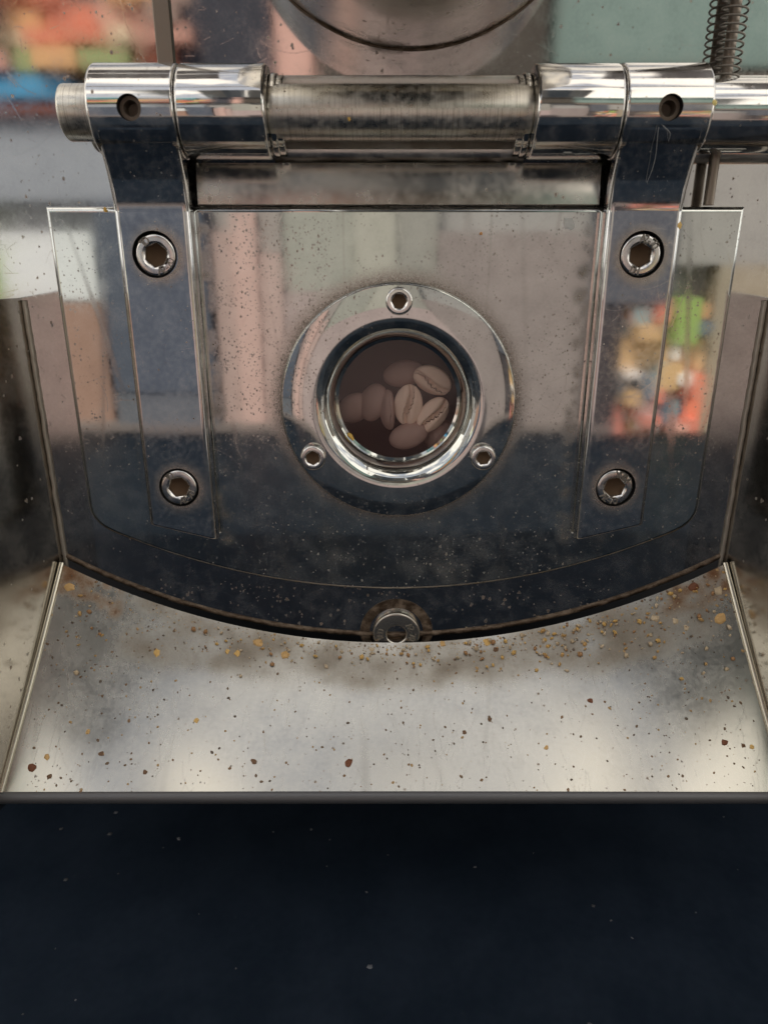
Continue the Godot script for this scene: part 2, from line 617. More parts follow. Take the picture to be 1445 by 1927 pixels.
	M.soot = plain(Color(0.030, 0.024, 0.020), 0.85)
	M.spring = plain(Color(0.22, 0.20, 0.17), 0.45, 0.7)
	M.dark_steel = plain(Color(0.20, 0.16, 0.13), 0.4, 0.8)
	var glass := StandardMaterial3D.new()
	glass.transparency = BaseMaterial3D.TRANSPARENCY_ALPHA
	glass.albedo_color = Color(0.50, 0.37, 0.35, 0.20)
	glass.roughness = 0.06
	M.glass = glass
	var bean := plain(Color(1, 1, 1), 0.6)
	bean.vertex_color_use_as_albedo = true
	M.tinted = bean


# ---------------------------------------------------------------- camera and light
func make_view() -> void:
	var cam := Camera3D.new()
	cam.name = "camera"
	cam.position = Vector3(-0.0035, 0, 0.24)
	cam.rotation_degrees = Vector3(-19.2, 0, 0)
	cam.near = 0.01
	cam.far = 200.0
	var lens := CameraAttributesPhysical.new()
	lens.frustum_focal_length = 16.64
	lens.frustum_focus_distance = 0.247
	lens.frustum_near = 0.01
	lens.frustum_far = 200.0
	lens.exposure_aperture = 10.0
	cam.attributes = lens
	add_child(cam)
	cam.current = true

	var env := Environment.new()
	env.background_mode = Environment.BG_SKY
	var sky := Sky.new()
	var air := ProceduralSkyMaterial.new()
	air.sky_top_color = Color(0.42, 0.44, 0.50).linear_to_srgb()
	air.sky_horizon_color = Color(0.62, 0.65, 0.68).linear_to_srgb()
	air.sky_curve = 0.25
	air.ground_bottom_color = Color(0.10, 0.09, 0.08).linear_to_srgb()
	air.ground_horizon_color = Color(0.30, 0.28, 0.26).linear_to_srgb()
	air.sky_energy_multiplier = 1.0
	air.sky_cover = ImageTexture.create_from_image(clouds())
	air.sky_cover_modulate = Color(1, 1, 1)
	sky.sky_material = air
	env.sky = sky
	env.tonemap_mode = Environment.TONE_MAPPER_LINEAR
	env.tonemap_exposure = 1.6
	env.sdfgi_enabled = true
	env.ssao_enabled = true
	env.ssil_enabled = true
	var we := WorldEnvironment.new()
	we.name = "surroundings"
	we.environment = env
	add_child(we)

	var sun := DirectionalLight3D.new()
	sun.name = "sun"
	sun.light_energy = 1.0
	sun.light_color = Color(1.0, 0.95, 0.88)
	sun.light_angular_distance = 0.5
	sun.shadow_enabled = true
	sun.look_at_from_position(Vector3(-0.45, 1.5, -1.0), Vector3.ZERO)
	add_child(sun)


# broken cloud, bright where it is thin
func clouds() -> Image:
	var f := FastNoiseLite.new()
	f.seed = 4
	f.frequency = 1.9
	f.fractal_octaves = 4
	var im := Image.create(512, 256, false, Image.FORMAT_RGBA8)
	for y in 256:
		for x in 512:
			var a := TAU * x / 512.0
			var e := PI * (0.5 - (y + 0.5) / 256.0)
			var d := Vector3(cos(e) * sin(a), sin(e), cos(e) * cos(a))
			var n := f.get_noise_3d(d.x, d.y, d.z)
			var t := smoothstep(-0.22, 0.16, n)
			im.set_pixel(x, y, Color(1.0, 0.94, 0.82, t * 0.72))
	return im


# What stands behind the camera, seen only as reflections in the polished steel: a shop wall of coloured things, lit by the day.
func make_background() -> void:
	var zb := 1.2
	var w := Node3D.new()
	w.name = "background_wall"
	add_child(w)
	structure(w)
	var s := Shape.new()
	box(s, Vector3(-2.2, -1.0, zb + 0.06), Vector3(2.2, 0.62, zb + 0.2))
	obj("wall", [s, plain(Color(0.33, 0.33, 0.34), 0.9)], w)
	var list := [
		# x0, x1, y0, y1 (metres on the wall), depth, colour
		[-0.33, -0.29, -0.34, 0.06, 0.06, Color(0.46, 0.35, 0.34)],   # pink cloth
		[-0.289, -0.245, -0.34, 0.10, 0.07, Color(0.58, 0.41, 0.39)],
		[-0.244, -0.20, -0.34, 0.02, 0.06, Color(0.50, 0.38, 0.37)],
		[-0.244, -0.20, 0.021, 0.16, 0.05, Color(0.36, 0.33, 0.33)],
		[-0.20, 0.10, -0.34, -0.05, 0.05, Color(0.42, 0.35, 0.36)],
		[-0.199, -0.06, -0.049, 0.30, 0.04, Color(0.36, 0.37, 0.35)],
		[-0.059, 0.02, -0.049, 0.22, 0.05, Color(0.42, 0.42, 0.39)],
		[0.021, 0.099, -0.049, 0.30, 0.04, Color(0.32, 0.32, 0.31)],
		[-0.54, -0.34, -0.24, 0.11, 0.08, Color(0.085, 0.105, 0.15)],
		[-0.54, -0.34, -0.36, -0.245, 0.08, Color(0.13, 0.145, 0.18)],
		[-1.6, 0.455, -0.365, -0.305, 0.09, Color(0.19, 0.165, 0.165)],
		[0.725, 1.6, -0.365, -0.305, 0.09, Color(0.17, 0.155, 0.14)],
		[-1.6, 1.6, -0.44, -0.365, 0.10, Color(0.09, 0.085, 0.085)],
		[-1.05, -0.56, -0.40, -0.07, 0.05, Color(0.34, 0.22, 0.18)],
		[-1.05, -0.84, -0.065, 0.06, 0.05, Color(0.82, 0.74, 0.74)],
		[-0.83, -0.76, -0.065, 0.03, 0.06, Color(0.40, 0.62, 0.14)],
		[-0.75, -0.56, -0.065, 0.06, 0.05, Color(0.72, 0.77, 0.82)],
		[-1.05, -0.40, 0.115, 0.255, 0.05, Color(0.30, 0.34, 0.40)],
		[-0.80, -0.52, 0.258, 0.278, 0.07, Color(0.30, 0.12, 0.10)],
		[-0.90, -0.56, 0.281, 0.315, 0.08, Color(0.08, 0.36, 0.66)],  # blue
		[-0.95, -0.50, 0.46, 0.62, 0.05, Color(0.22, 0.48, 0.54)],
		[0.10, 0.395, -0.345, 0.06, 0.055, Color(0.28, 0.245, 0.25)],
		[-0.36, -0.20, 0.31, 0.62, 0.07, Color(0.04, 0.045, 0.065)],  # navy
		[-0.195, -0.13, 0.30, 0.62, 0.06, Color(0.72, 0.45, 0.40)],   # pink
		[-0.12, 0.28, 0.31, 0.62, 0.07, Color(0.07, 0.062, 0.055)],   # dark
		[0.30, 0.95, 0.335, 0.62, 0.05, Color(0.20, 0.29, 0.28)],     # pale green
		[0.30, 0.95, 0.25, 0.33, 0.04, Color(0.20, 0.16, 0.14)],
		[0.40, 0.545, -0.07, 0.24, 0.08, Color(0.10, 0.11, 0.14)],   # navy
		[0.40, 0.455, -0.36, -0.075, 0.08, Color(0.055, 0.05, 0.06)],
		[0.46, 0.635, -0.10, -0.072, 0.06, Color(0.55, 0.32, 0.18)],
		[0.46, 0.635, -0.135, -0.103, 0.06, Color(0.10, 0.14, 0.17)],
		[0.46, 0.635, -0.20, -0.138, 0.06, Color(0.68, 0.47, 0.26)],
		[0.46, 0.63, -0.265, -0.203, 0.06, Color(0.74, 0.66, 0.64)],
		[0.46, 0.635, -0.345, -0.268, 0.06, Color(0.70, 0.30, 0.26)],
		[0.555, 0.60, -0.145, -0.06, 0.10, Color(0.30, 0.44, 0.14)],   # green
		[0.50, 0.56, -0.31, -0.23, 0.09, Color(0.86, 0.82, 0.82)],
		[0.595, 0.63, -0.30, -0.205, 0.09, Color(0.80, 0.25, 0.16)],
		[0.645, 1.2, -0.36, 0.0, 0.05, Color(0.34, 0.30, 0.24)],
		[0.56, 1.2, 0.0, 0.24, 0.05, Color(0.34, 0.34, 0.34)],
	]
	for e in list:
		s = Shape.new()
		box(s, Vector3(e[0], e[2], zb + 0.06 - e[4]), Vector3(e[1], e[3], zb + 0.057))
		obj("panel", [s, plain(e[5], 0.85)], w)
	rng.seed = 9
	var bits := [Color(0.72, 0.24, 0.18), Color(0.80, 0.76, 0.74), Color(0.66, 0.45, 0.24), Color(0.14, 0.18, 0.24), Color(0.74, 0.42, 0.36), Color(0.26, 0.36, 0.40)]
	for k in 34:
		var x := rng.randf_range(0.46, 0.60)
		var y0 := rng.randf_range(-0.345, -0.10)
		s = Shape.new()
		box(s, Vector3(x, y0, zb - rng.randf_range(0.01, 0.06)), Vector3(x + rng.randf_range(0.012, 0.05), y0 + rng.randf_range(0.012, 0.05), zb + 0.057))
		obj("goods", [s, plain(bits[k % 6], 0.8)], w)
	# a crowded shelf of small goods
	var hues := [Color(0.80, 0.38, 0.10), Color(0.70, 0.24, 0.16), Color(0.76, 0.58, 0.20), Color(0.66, 0.36, 0.30), Color(0.78, 0.66, 0.48), Color(0.34, 0.42, 0.20), Color(0.30, 0.22, 0.20), Color(0.74, 0.44, 0.22)]
	rng.seed = 5
	var y := 0.322
	while y < 0.455:
		var h := rng.randf_range(0.025, 0.05)
		var x := -0.95
		while x < -0.385:
			var l := rng.randf_range(0.03, 0.09)
			s = Shape.new()
			box(s, Vector3(x, y, zb - rng.randf_range(0.0, 0.05)), Vector3(x + l * 0.94, y + h * rng.randf_range(0.7, 0.96), zb + 0.057))
			obj("goods", [s, plain(hues[rng.randi() % hues.size()], 0.8)], w)
			x += l
		y += h
	# the awning over the shop and the two bars that carry it
	var a := Node3D.new()
	a.name = "background_awning"
	add_child(a)
	structure(a)
	s = Shape.new()
	for k in 5:
		var x0 := -0.5 + k * 0.2
		var s2 := Shape.new()
		box(s2, Vector3(x0, 0.64, 0.0), Vector3(x0 + (0.18 if k % 3 == 1 else 0.20), 0.66, 1.0))
		var o := obj("strip", [s2, plain(Color(0.22, 0.27, 0.34) if k % 2 else Color(0.42, 0.44, 0.46), 0.9)], a)
		o.position = Vector3(0, 0.42, 0.78)
		o.rotation_degrees.x = 22

	# the canopy overhead: bars and a few opaque sheets between open sky
	var c := Node3D.new()
	c.name = "background_canopy"
	add_child(c)
	structure(c)
	for e in [[-1.1, -0.80, -0.5, 0.20], [-0.50, -0.26, -0.02, 0.28], [0.42, 0.86, -0.05, 0.28], [-1.3, 1.3, 0.80, 0.84], [-1.3, 1.3, -0.12, -0.04], [-1.3, 1.3, -0.62, -0.54], [0.70, 0.73, -0.9, 0.9]]:
		s = Shape.new()
		box(s, Vector3(e[0], 1.10, e[2]), Vector3(e[1], 1.12 + 0.01 * absf(e[0]), e[3]))
		obj("roof_sheet", [s, M.roof], c)
	s = Shape.new()
	box(s, Vector3(-6, -1.02, -4), Vector3(6, -1.0, 8))
	structure(obj("ground", [s, plain(Color(0.10, 0.095, 0.09), 0.95)], self))


# ---------------------------------------------------------------- small parts
func rounded_head(r: float, h: float, f: float, inner: float) -> Array:
	var prof := [Vector2(r, -0.004), Vector2(r, h - f)]
	for k in range(1, 6):
		var a := PI / 2 * k / 5.0
		prof.append(Vector2(r - f + f * cos(a), h - f + f * sin(a)))
	prof.append(Vector2(inner, h))
	return prof


# the head of a socket screw looking along +z; at is the middle of its seat
func screw(called: String, parent: Node, at: Vector3, r: float, h: float, f: float, hex: float, depth: float, turn: float, dirty := 0.5, round_hole := false, metal: Material = null) -> MeshInstance3D:
	var s := Shape.new()
	var dirt := Shape.new()
	lathe(s, rounded_head(r, h, f, hex * 1.12), at, Basis(), 64)
	var segs := 48
	var hexed := func(t: float) -> float:
		return hex if round_hole else hex * cos(PI / 6) / cos(fposmod(t, PI / 3) - PI / 6)
	for i in segs:
		var q := []
		for t in [TAU * i / segs, TAU * (i + 1) / segs]:
			var d := Vector3(cos(t + turn), sin(t + turn), 0)
			q.append([at + d * hex * 1.12 + Vector3(0, 0, h), at + d * hexed.call(t) + Vector3(0, 0, h - 0.0004), at + d * hexed.call(t) + Vector3(0, 0, h - depth), d])
		var up := Vector3(0, 0, 1)
		var face: float = TAU / 6 * floor(6.0 * i / segs) + PI / 6 + turn
		var m0: Vector3 = -q[0][3] if round_hole else Vector3(-cos(face), -sin(face), 0)
		var m1: Vector3 = -q[1][3] if round_hole else m0
		s.quad(q[0][0], q[1][0], q[1][1], q[0][1], (up - q[0][3] * 0.5).normalized(), (up - q[1][3] * 0.5).normalized(), (up - q[1][3]).normalized(), (up - q[0][3]).normalized())
		s.quad(q[0][1], q[1][1], q[1][2], q[0][2], m0, m1, m1, m0)
		# packed dirt in the socket
		var lift := depth * dirty * 0.55
		var c := at + Vector3(0, 0, h - depth + lift * 0.35)
		var e0: Vector3 = q[0][2] + Vector3(0, 0, lift * (0.7 + 0.3 * sin(i * 0.7)))
		var e1: Vector3 = q[1][2] + Vector3(0, 0, lift * (0.7 + 0.3 * sin((i + 1) * 0.7)))
		dirt.tri(c, e0, e1, up, (up - q[0][3] * 0.6).normalized(), (up - q[1][3] * 0.6).normalized())
	return obj(called, [s, metal if metal else M.bolt, dirt, M.dirt], parent)


# raised letters round a screw head; each entry is [text, middle angle in degrees, letters read from inside (true) or outside]
func stamp(parent: Node, at: Vector3, radius: float, high: float, words: Array) -> void:
	var font := SystemFont.new()
	font.font_names = PackedStringArray(["Droid Sans"])
	var st := SurfaceTool.new()
	st.begin(Mesh.PRIMITIVE_TRIANGLES)
	for w in words:
		var text: String = w[0]
		var step: float = high * 0.82 / radius
		for k in text.length():
			var t := TextMesh.new()
			t.font = font
			t.text = text[k]
			t.font_size = 32
			t.pixel_size = high / 24.0
			t.depth = 0.0009
			t.curve_step = 4.0
			var off: float = (k - (text.length() - 1) * 0.5) * step
			var a: float = deg_to_rad(w[1]) + (-off if w[2] else off)
			var turn: float = a - PI / 2 if w[2] else a + PI / 2
			st.append_from(t, 0, Transform3D(Basis(Vector3(0, 0, 1), turn), at + Vector3(cos(a), sin(a), 0) * radius))
	var o := MeshInstance3D.new()
	o.name = "stamped_lettering"
	o.mesh = st.commit()
	o.mesh.surface_set_material(0, M.letter)
	parent.add_child(o, true)


# a hinge strap: a barrel round the pin that runs down into a bent bar screwed to the door
func hinge_strap(door: Node, cx: float, side: float) -> void:
	var w := 0.0232
	var tz := 0.0066
	var bx0 := cx - w / 2
	var bx1 := cx + w / 2
	var rb := 0.0020
	var s := Shape.new()
	# bent bar: (y, z of the front, thickness)
	var path := []
	for k in 7:
		var a := deg_to_rad(-23.0 - 27.0 * k / 6.0)
		var out := 0.0124 + 0.00025 * minf(1.0, k / 2.0)
		path.append(Vector3(AXIS_Y + out * sin(a), AXIS_Z + out * cos(a), tz))
	var p0 := Vector2(path[-1].x, path[-1].y)
	var b1 := p0 + Vector2(-0.0070, -0.0046)
	var b2 := Vector2(0.0195, 0.0072)
	var p3 := Vector2(0.0150, 0.0066)
	for k in range(1, 13):
		var q := p0.bezier_interpolate(b1, b2, p3, k / 12.0)
		path.append(Vector3(q.x, q.y, tz))
	var flat_from := path.size() - 1
	var end := -0.0892
	for y in [end + 0.0010, end + 0.0003, end]:
		path.append(Vector3(y, tz, tz))
	path[-2].y = tz - 0.0003
	path[-1].y = tz - 0.0010
	path[-2].z = tz - 0.0003
	path[-1].z = tz - 0.0010
	var outline := func(i: int) -> Array:
		var p: Vector3 = path[i]
		var before: Vector3 = path[maxi(i - 1, 0)]
		var after: Vector3 = path[mini(i + 1, path.size() - 1)]
		var d := Vector2(after.x - before.x, after.y - before.y).normalized()
		var m := Vector3(0, -d.y, d.x) # away from the machine
		if m.z < 0:
			m = -m
		if i >= flat_from:
			m = Vector3(0, 0, 1)
		var shown := m
		if i >= path.size() - 2:
			shown = Vector3(0, -0.6, 0.8) if i == path.size() - 2 else Vector3(0, -1, 0)
		var pts := []
		for corner in [[-1, 0], [1, 0], [1, 1], [-1, 1]]:
			for k in 4:
				var a: float = PI / 2 * k / 3.0
				if (corner[0] > 0) != (corner[1] > 0):
					a = PI / 2 - a
				# a = 0: facing sideways, a = PI / 2: facing front or back
				var inx: float = rb * (1 - cos(a))
				var ind: float = minf(rb * (1 - sin(a)), p.z * 0.4)
				var x: float = cx + corner[0] * (w / 2 - inx)
				var depth: float = ind if corner[1] == 0 else p.z - ind
				var shear: float = 0.0
				if i > flat_from:
					shear = (x - cx) * 0.255 * side
				pts.append([Vector3(x, p.x + shear, p.y) - m * depth, Vector3(corner[0] * cos(a), 0, 0) + shown * sin(a) * (1.0 if corner[1] == 0 else -1.0)])
		return pts
	var rings := []
	for i in path.size():
		rings.append(outline.call(i))
	var k := 16
	for i in path.size() - 1:
		for j in k:
			if j == 3 and i >= flat_from and i < path.size() - 3:
				continue # the flat front with its two wells follows
			var a = rings[i][j]
			var b = rings[i][(j + 1) % k]
			var c = rings[i + 1][(j + 1) % k]
			var d = rings[i + 1][j]
			s.quad(a[0], b[0], c[0], d[0], a[1], b[1], c[1], d[1])
	var last = rings[-1]
	for j in range(1, k - 1):
		s.tri(last[0][0], last[j][0], last[j + 1][0], Vector3(0, -1, 0), Vector3(0, -1, 0), Vector3(0, -1, 0))
	var front := func(p: Vector2) -> Array: return [Vector3(p.x, p.y, tz), Vector3(0, 0, 1)]
	var fx0 := bx0 + rb
	var fx1 := bx1 - rb
	var top: float = path[flat_from].x
	var up := 0.0028
	var low := -0.0725
	var row := func(y0: float, y1: float) -> void:
		s.flat(Vector3(fx0, y0, tz), Vector3(fx1, y0, tz), Vector3(fx1, y1, tz), Vector3(fx0, y1, tz), Vector3(0, 0, 1))
	row.call(up + 0.009, top)
	holed(s, fx0, fx1, up - 0.009, up + 0.009, Vector2(cx + 0.0002 * side, up + 0.0002), 0.0069, front)
	row.call(low + 0.009, up - 0.009)
	holed(s, fx0, fx1, low - 0.009, low + 0.009, Vector2(cx + 0.0002, low + 0.0001), 0.0068, front)
	var ye := end + 0.0010
	var sh0 := (fx0 - cx) * 0.255 * side
	var sh1 := (fx1 - cx) * 0.255 * side
	s.flat(Vector3(fx0, ye + sh0, tz), Vector3(fx1, ye + sh1, tz), Vector3(fx1, low - 0.009, tz), Vector3(fx0, low - 0.009, tz), Vector3(0, 0, 1))
	var dark := Shape.new()
	for y in [up, low]:
		well(dark, Vector2(cx + (0.0002 * side if y == up else 0.0002), y + (0.0002 if y == up else 0.0001)), 0.0069 if y == up else 0.0068, 0.0052, front)
	# the barrel, with a hole for its set screw
	var r := 0.0125
	var kx0 := cx - 0.0122
	var kx1 := cx + 0.0122
	var b := 0.0009
	var xs := []
	for e in 5:
		xs.append([kx0 + b - b * cos(PI / 2 * e / 4.0), r - b + b * sin(PI / 2 * e / 4.0), -cos(PI / 2 * e / 4.0)])
	xs.append([cx - 0.0058, r, 0.0])
	xs.append([cx + 0.0058, r, 0.0])
	for e in 5:
		xs.append([kx1 - b + b * sin(PI / 2 * e / 4.0), r - b + b * cos(PI / 2 * e / 4.0), sin(PI / 2 * e / 4.0)])
	var hole_at := -0.06 # radians above the front
	var half := 0.46
	var turns := []
	for e in 97:
		turns.append(hole_at + half + (TAU - 2 * half) * e / 96.0)
	var on := func(x: float, rad: float, t: float, nx: float) -> Array:
		var m := Vector3(0, sin(t), cos(t)) * sqrt(1 - nx * nx) + Vector3(nx, 0, 0)
		return [Vector3(x, AXIS_Y + rad * sin(t), AXIS_Z + rad * cos(t)), m]
	var pol := Shape.new()
	for e in xs.size() - 1:
		var list := turns.duplicate()
		if e != 5:
			for f in range(1, 13):
				list.append(hole_at + half + TAU - 2 * half + 2 * half * f / 12.0)
		for f in list.size() - 1:
			var q := []
			for c in [[e, f], [e + 1, f], [e + 1, f + 1], [e, f + 1]]:
				q.append(on.call(xs[c[0]][0], xs[c[0]][1], list[c[1]], xs[c[0]][2]))
			pol.quad(q[0][0], q[1][0], q[2][0], q[3][0], q[0][1], q[1][1], q[2][1], q[3][1])
	var rolled := func(p: Vector2) -> Array: return on.call(p.x, r, p.y / r, 0.0)
	holed(pol, cx - 0.0058, cx + 0.0058, (hole_at - half) * r, (hole_at + half) * r, Vector2(cx, hole_at * r), 0.0034, rolled, 64, 6)
	for end_x in [[kx0, -1.0], [kx1, 1.0]]:
		for f in 64:
			var t0 := TAU * f / 64
			var t1 := TAU * (f + 1) / 64
			var m := Vector3(end_x[1], 0, 0)
			var q := []
			for c in [[0.008, t0], [0.008, t1], [r - b, t1], [r - b, t0]]:
				q.append(on.call(end_x[0], c[0], c[1], 0.0)[0])
			pol.flat(q[0], q[1], q[2], q[3], m)
	well(dark, Vector2(cx, hole_at * r), 0.0034, 0.006, rolled)
	var strap := obj("hinge_strap", [s, M.strap, pol, M.polished, dark, M.rubber], door)
	var at := Vector3(cx, AXIS_Y + sin(hole_at) * r, AXIS_Z + cos(hole_at) * r - 0.0022)
	var ss := Shape.new()
	lathe(ss, [Vector2(0.0033, -0.004), Vector2(0.0033, 0.0), Vector2(0.0031, 0.0004), Vector2(0.0021, 0.0004), Vector2(0.0018, -0.0003), Vector2(0.0018, -0.003), Vector2(0, -0.0032)], at, Basis(), 6 * 8)
	obj("set_screw", [ss, M.tarnish], strap)


func make_door() -> void:
	var door := thing("discharge_door", "polished steel door with two hinge straps and a round sight glass", "door")
	# outline: flat top, straight sides, round lower corners, arc along the bottom
	var poly := PackedVector2Array()
	var hw := 0.1092
	var c := Vector2(0, 0.1235)
	var r := 0.238
	for k in 49: # bottom arc from left to right
		var x := -0.0955 + 0.191 * k / 48.0
		poly.append(Vector2(x, c.y - sqrt(r * r - x * x)))
	var e0 := poly[-1]
	for k in range(1, 9):
		var q := e0.bezier_interpolate(e0 + Vector2(0.006, 0.0026), Vector2(hw, -0.0895), Vector2(hw, -0.0810), k / 8.0)
		poly.append(q)
	poly.append(Vector2(hw, 0.0172))
	poly.append(Vector2(-hw, 0.0172))
	for k in range(8, 0, -1):
		var q := Vector2(-poly[48 + k].x, poly[48 + k].y)
		poly.append(q)
	var s := Shape.new()
	plate(s, poly, -0.0055, 0.0, 0.0018, circle_points(GLASS_C, 0.030, 64), GLASS_C.x)
	obj("door_plate", [s, M.door], door)
	hinge_strap(door, -0.0741, -1.0)
	hinge_strap(door, 0.0759, 1.0)

	# four strap bolts in their wells
	var bolts := [
		[-0.0741, 0.0028, 0.35, [["A2-70", -48.0, false], ["TD", 128.0, true]], 0.35],
		[0.0759, 0.0028, 0.52, [["A2-70", 62.0, true], ["DH", -108.0, false]], 0.25],
		[-0.0741, -0.0725, 0.15, [["A2-70", -52.0, false], ["TD", 125.0, true]], 0.9],
		[0.0759, -0.0725, 0.25, [["YFEM", 62.0, true], ["A2-70", -112.0, false]], 0.8],
	]
	for b in bolts:
		var at := Vector3(b[0], b[1], 0.0025)
		var o := screw("strap_bolt", door, at, 0.0064, 0.0040, 0.0011, 0.0037, 0.0032, b[2], b[4])
		stamp(o, at + Vector3(0, 0, 0.0040), 0.00475, 0.0014, b[3])

	# sight glass: flange with a funnel-shaped bore, three cap screws, the pane
	s = Shape.new()
	var prof := [Vector2(0.0395, -0.001), Vector2(0.0395, 0.0026)]
	for k in range(1, 5):
		var a := PI / 2 * k / 4.0
		prof.append(Vector2(0.0387 + 0.0008 * cos(a), 0.0026 + 0.0008 * sin(a)))
	prof.append(Vector2(0.0290, 0.0034))
	for k in range(1, 15): # bell mouth of the bore
		var a := PI / 2 - 1.45 * k / 14.0
		prof.append(Vector2(0.0290 - 0.0072 * cos(a), -0.0046 + 0.0080 * sin(a)))
	prof.append(Vector2(0.0215, -0.0062))
	prof.append(Vector2(0.0206, -0.0066))
	prof.append(Vector2(0.0206, -0.0090))
	lathe(s, prof, Vector3(GLASS_C.x, GLASS_C.y, 0), Basis(), 128)
	var flange := obj("sight_glass_flange", [s, M.polished_flange], door)
	for a in [90.0, 211.0, 329.0]:
		var at := Vector3(GLASS_C.x + 0.0338 * cos(deg_to_rad(a)), GLASS_C.y + 0.0338 * sin(deg_to_rad(a)), 0.0034)
		screw("flange_screw", flange, at, 0.0043, 0.0030, 0.0008, 0.0025, 0.0022, deg_to_rad(a * 1.3), 0.35)
	s = Shape.new()
	lathe(s, [Vector2(0, -0.0072), Vector2(0.0206, -0.0072)], Vector3(GLASS_C.x, GLASS_C.y, 0), Basis(), 96)
	var pane := obj("glass_pane", [s, M.glass], flange)
	pane.set_meta("label", "round window pane with dust along its lower rim")

	# the pin that the door swings on
	s = Shape.new()
	barrel(s, -0.0368, 0.0393, AXIS_Y, AXIS_Z, 0.0074)
	obj("hinge_pin", [s, M.pin], door)
	s = Shape.new()
	barrel(s, -0.0966, -0.0860, AXIS_Y, AXIS_Z, 0.0075)
	obj("pin_end", [s, M.pin], door)


func make_drum() -> void:
	var drum := thing("roaster_drum", "round polished steel drum front behind the hinged door", "roaster")
	var s := Shape.new()
	plate(s, circle_points(DRUM_C, DRUM_R, 256), -0.030, -0.006, 0.0006, circle_points(GLASS_C, 0.034, 64), GLASS_C.x)
	obj("drum_front", [s, M.drum], drum)
	# dirty rim that follows the lower edge
	s = Shape.new()
	var pts := PackedVector3Array()
	for k in 121:
		var a := deg_to_rad(-90.0 - 32.0 + 64.0 * k / 120.0)
		pts.append(Vector3(DRUM_C.x + (DRUM_R - 0.0008) * cos(a), DRUM_C.y + (DRUM_R - 0.0008) * sin(a), -0.0062))
	wire(s, pts, 0.0011)
	obj("rim_bead", [s, M.grimy], drum)
	# hollow behind the glass
	s = Shape.new()
	lathe(s, [Vector2(0.034, -0.006), Vector2(0.045, -0.010), Vector2(0.050, -0.040), Vector2(0.0, -0.050)], Vector3(GLASS_C.x, GLASS_C.y, 0), Basis(), 48)
	obj("drum_hollow", [s, M.soot], drum)

	# fixed half of the hinge: a foot, a hollowed block and two lobes round the pin
	s = Shape.new()
	extrude_x(s, [Vector2(0.0175, -0.006), Vector2(0.0175, 0.0000), Vector2(0.0178, 0.0004), Vector2(0.0288, -0.0009), Vector2(0.0296, -0.0014), Vector2(0.0296, -0.006)], -0.0612, 0.0632)
	obj("hinge_foot", [s, M.pipe], drum)
	s = Shape.new()
	var prof := [Vector2(0.0300, -0.006), Vector2(0.0300, -0.0045)]
	for k in range(1, 9):
		var a := PI / 2 * k / 8.0
		prof.append(Vector2(0.0333 - 0.0033 * cos(a), -0.0045 + 0.0033 * sin(a)))
	for k in range(0, 13):
		var t := -1.0 + 2.0 * k / 12.0
		prof.append(Vector2(0.0426 + 0.0092 * t, -0.0014 - 0.0020 * (1.0 - t * t)))
	prof.append(Vector2(0.0530, -0.0016))
	prof.append(Vector2(0.0533, -0.0024))
	prof.append(Vector2(0.0533, -0.006))
	for run in [[-0.0372, 0.0396], [0.0890, 0.22]]:
		extrude_x(s, prof, run[0], run[1])
	obj("hinge_block", [s, M.satin], drum)
	for lobe in [[-0.0617, -0.0367, 1.0], [0.0392, 0.0635, -1.0]]:
		s = Shape.new()
		barrel(s, lobe[0], lobe[1], AXIS_Y, AXIS_Z, 0.0124, 0.0009)
		var inner: float = lobe[1] if lobe[2] > 0 else lobe[0]
		# stepped shoulder between the lobe and the hollowed block
		barrel(s, minf(inner, inner + lobe[2] * 0.0022), maxf(inner, inner + lobe[2] * 0.0022), AXIS_Y, AXIS_Z - 0.0052, 0.0112, 0.0006)
		barrel(s, minf(inner, inner + lobe[2] * 0.0040), maxf(inner, inner + lobe[2] * 0.0040), AXIS_Y, AXIS_Z - 0.0058, 0.0108, 0.0006)
		obj("hinge_lobe", [s, M.polished], drum)
	s = Shape.new()
	barrel(s, 0.0884, 0.22, AXIS_Y - 0.001, AXIS_Z, 0.0098, 0.0008)
	obj("hinge_tube", [s, M.polished], drum)

	# wide pipe that leaves the drum front above the hinge, with its weld
	s = Shape.new()
	lathe(s, [Vector2(0.0557, -0.0062), Vector2(0.0557, 0.047), Vector2(0.0547, 0.048), Vector2(0.0525, 0.048), Vector2(0.0525, 0.0)], Vector3(0.0045, 0.1167, 0), Basis(), 128)
	var base := obj("inlet_pipe", [s, M.pipe], drum)
	s = Shape.new()
	var ring := PackedVector3Array()
	rng.seed = 13
	for k in 181:
		var a := TAU * k / 180.0
		ring.append(Vector3(0.0045 + cos(a) * 0.0560, 0.1167 + sin(a) * 0.0560, -0.0059 + rng.randf_range(-0.0001, 0.0001)))
	wire(s, ring, 0.0004, 8)
	obj("weld_seam", [s, M.grimy], base)
	s = Shape.new()
	box(s, Vector3(-0.0712, 0.046, -0.0062), Vector3(-0.0662, 0.30, -0.0046), 0.0003)
	obj("rail", [s, M.stained], drum)

	# large screw at the bottom, half sunk behind the chute
	var at := Vector3(0.0013, -0.1350, -0.006)
	s = Shape.new()
	lathe(s, [Vector2(0.0143, -0.001), Vector2(0.0140, 0.0003), Vector2(0.0104, 0.0003), Vector2(0.0100, -0.001)], at, Basis(), 64)
	obj("washer", [s, M.grimy], drum)
	var bolt := screw("rim_bolt", drum, at, 0.0092, 0.0026, 0.0008, 0.0037, 0.0036, 0.2, 0.1, true, M.old_bolt)
	stamp(bolt, at + Vector3(0, 0, 0.0026), 0.0062, 0.0018, [["YUD", 180.0, true], ["A2-70", 10.0, true]])


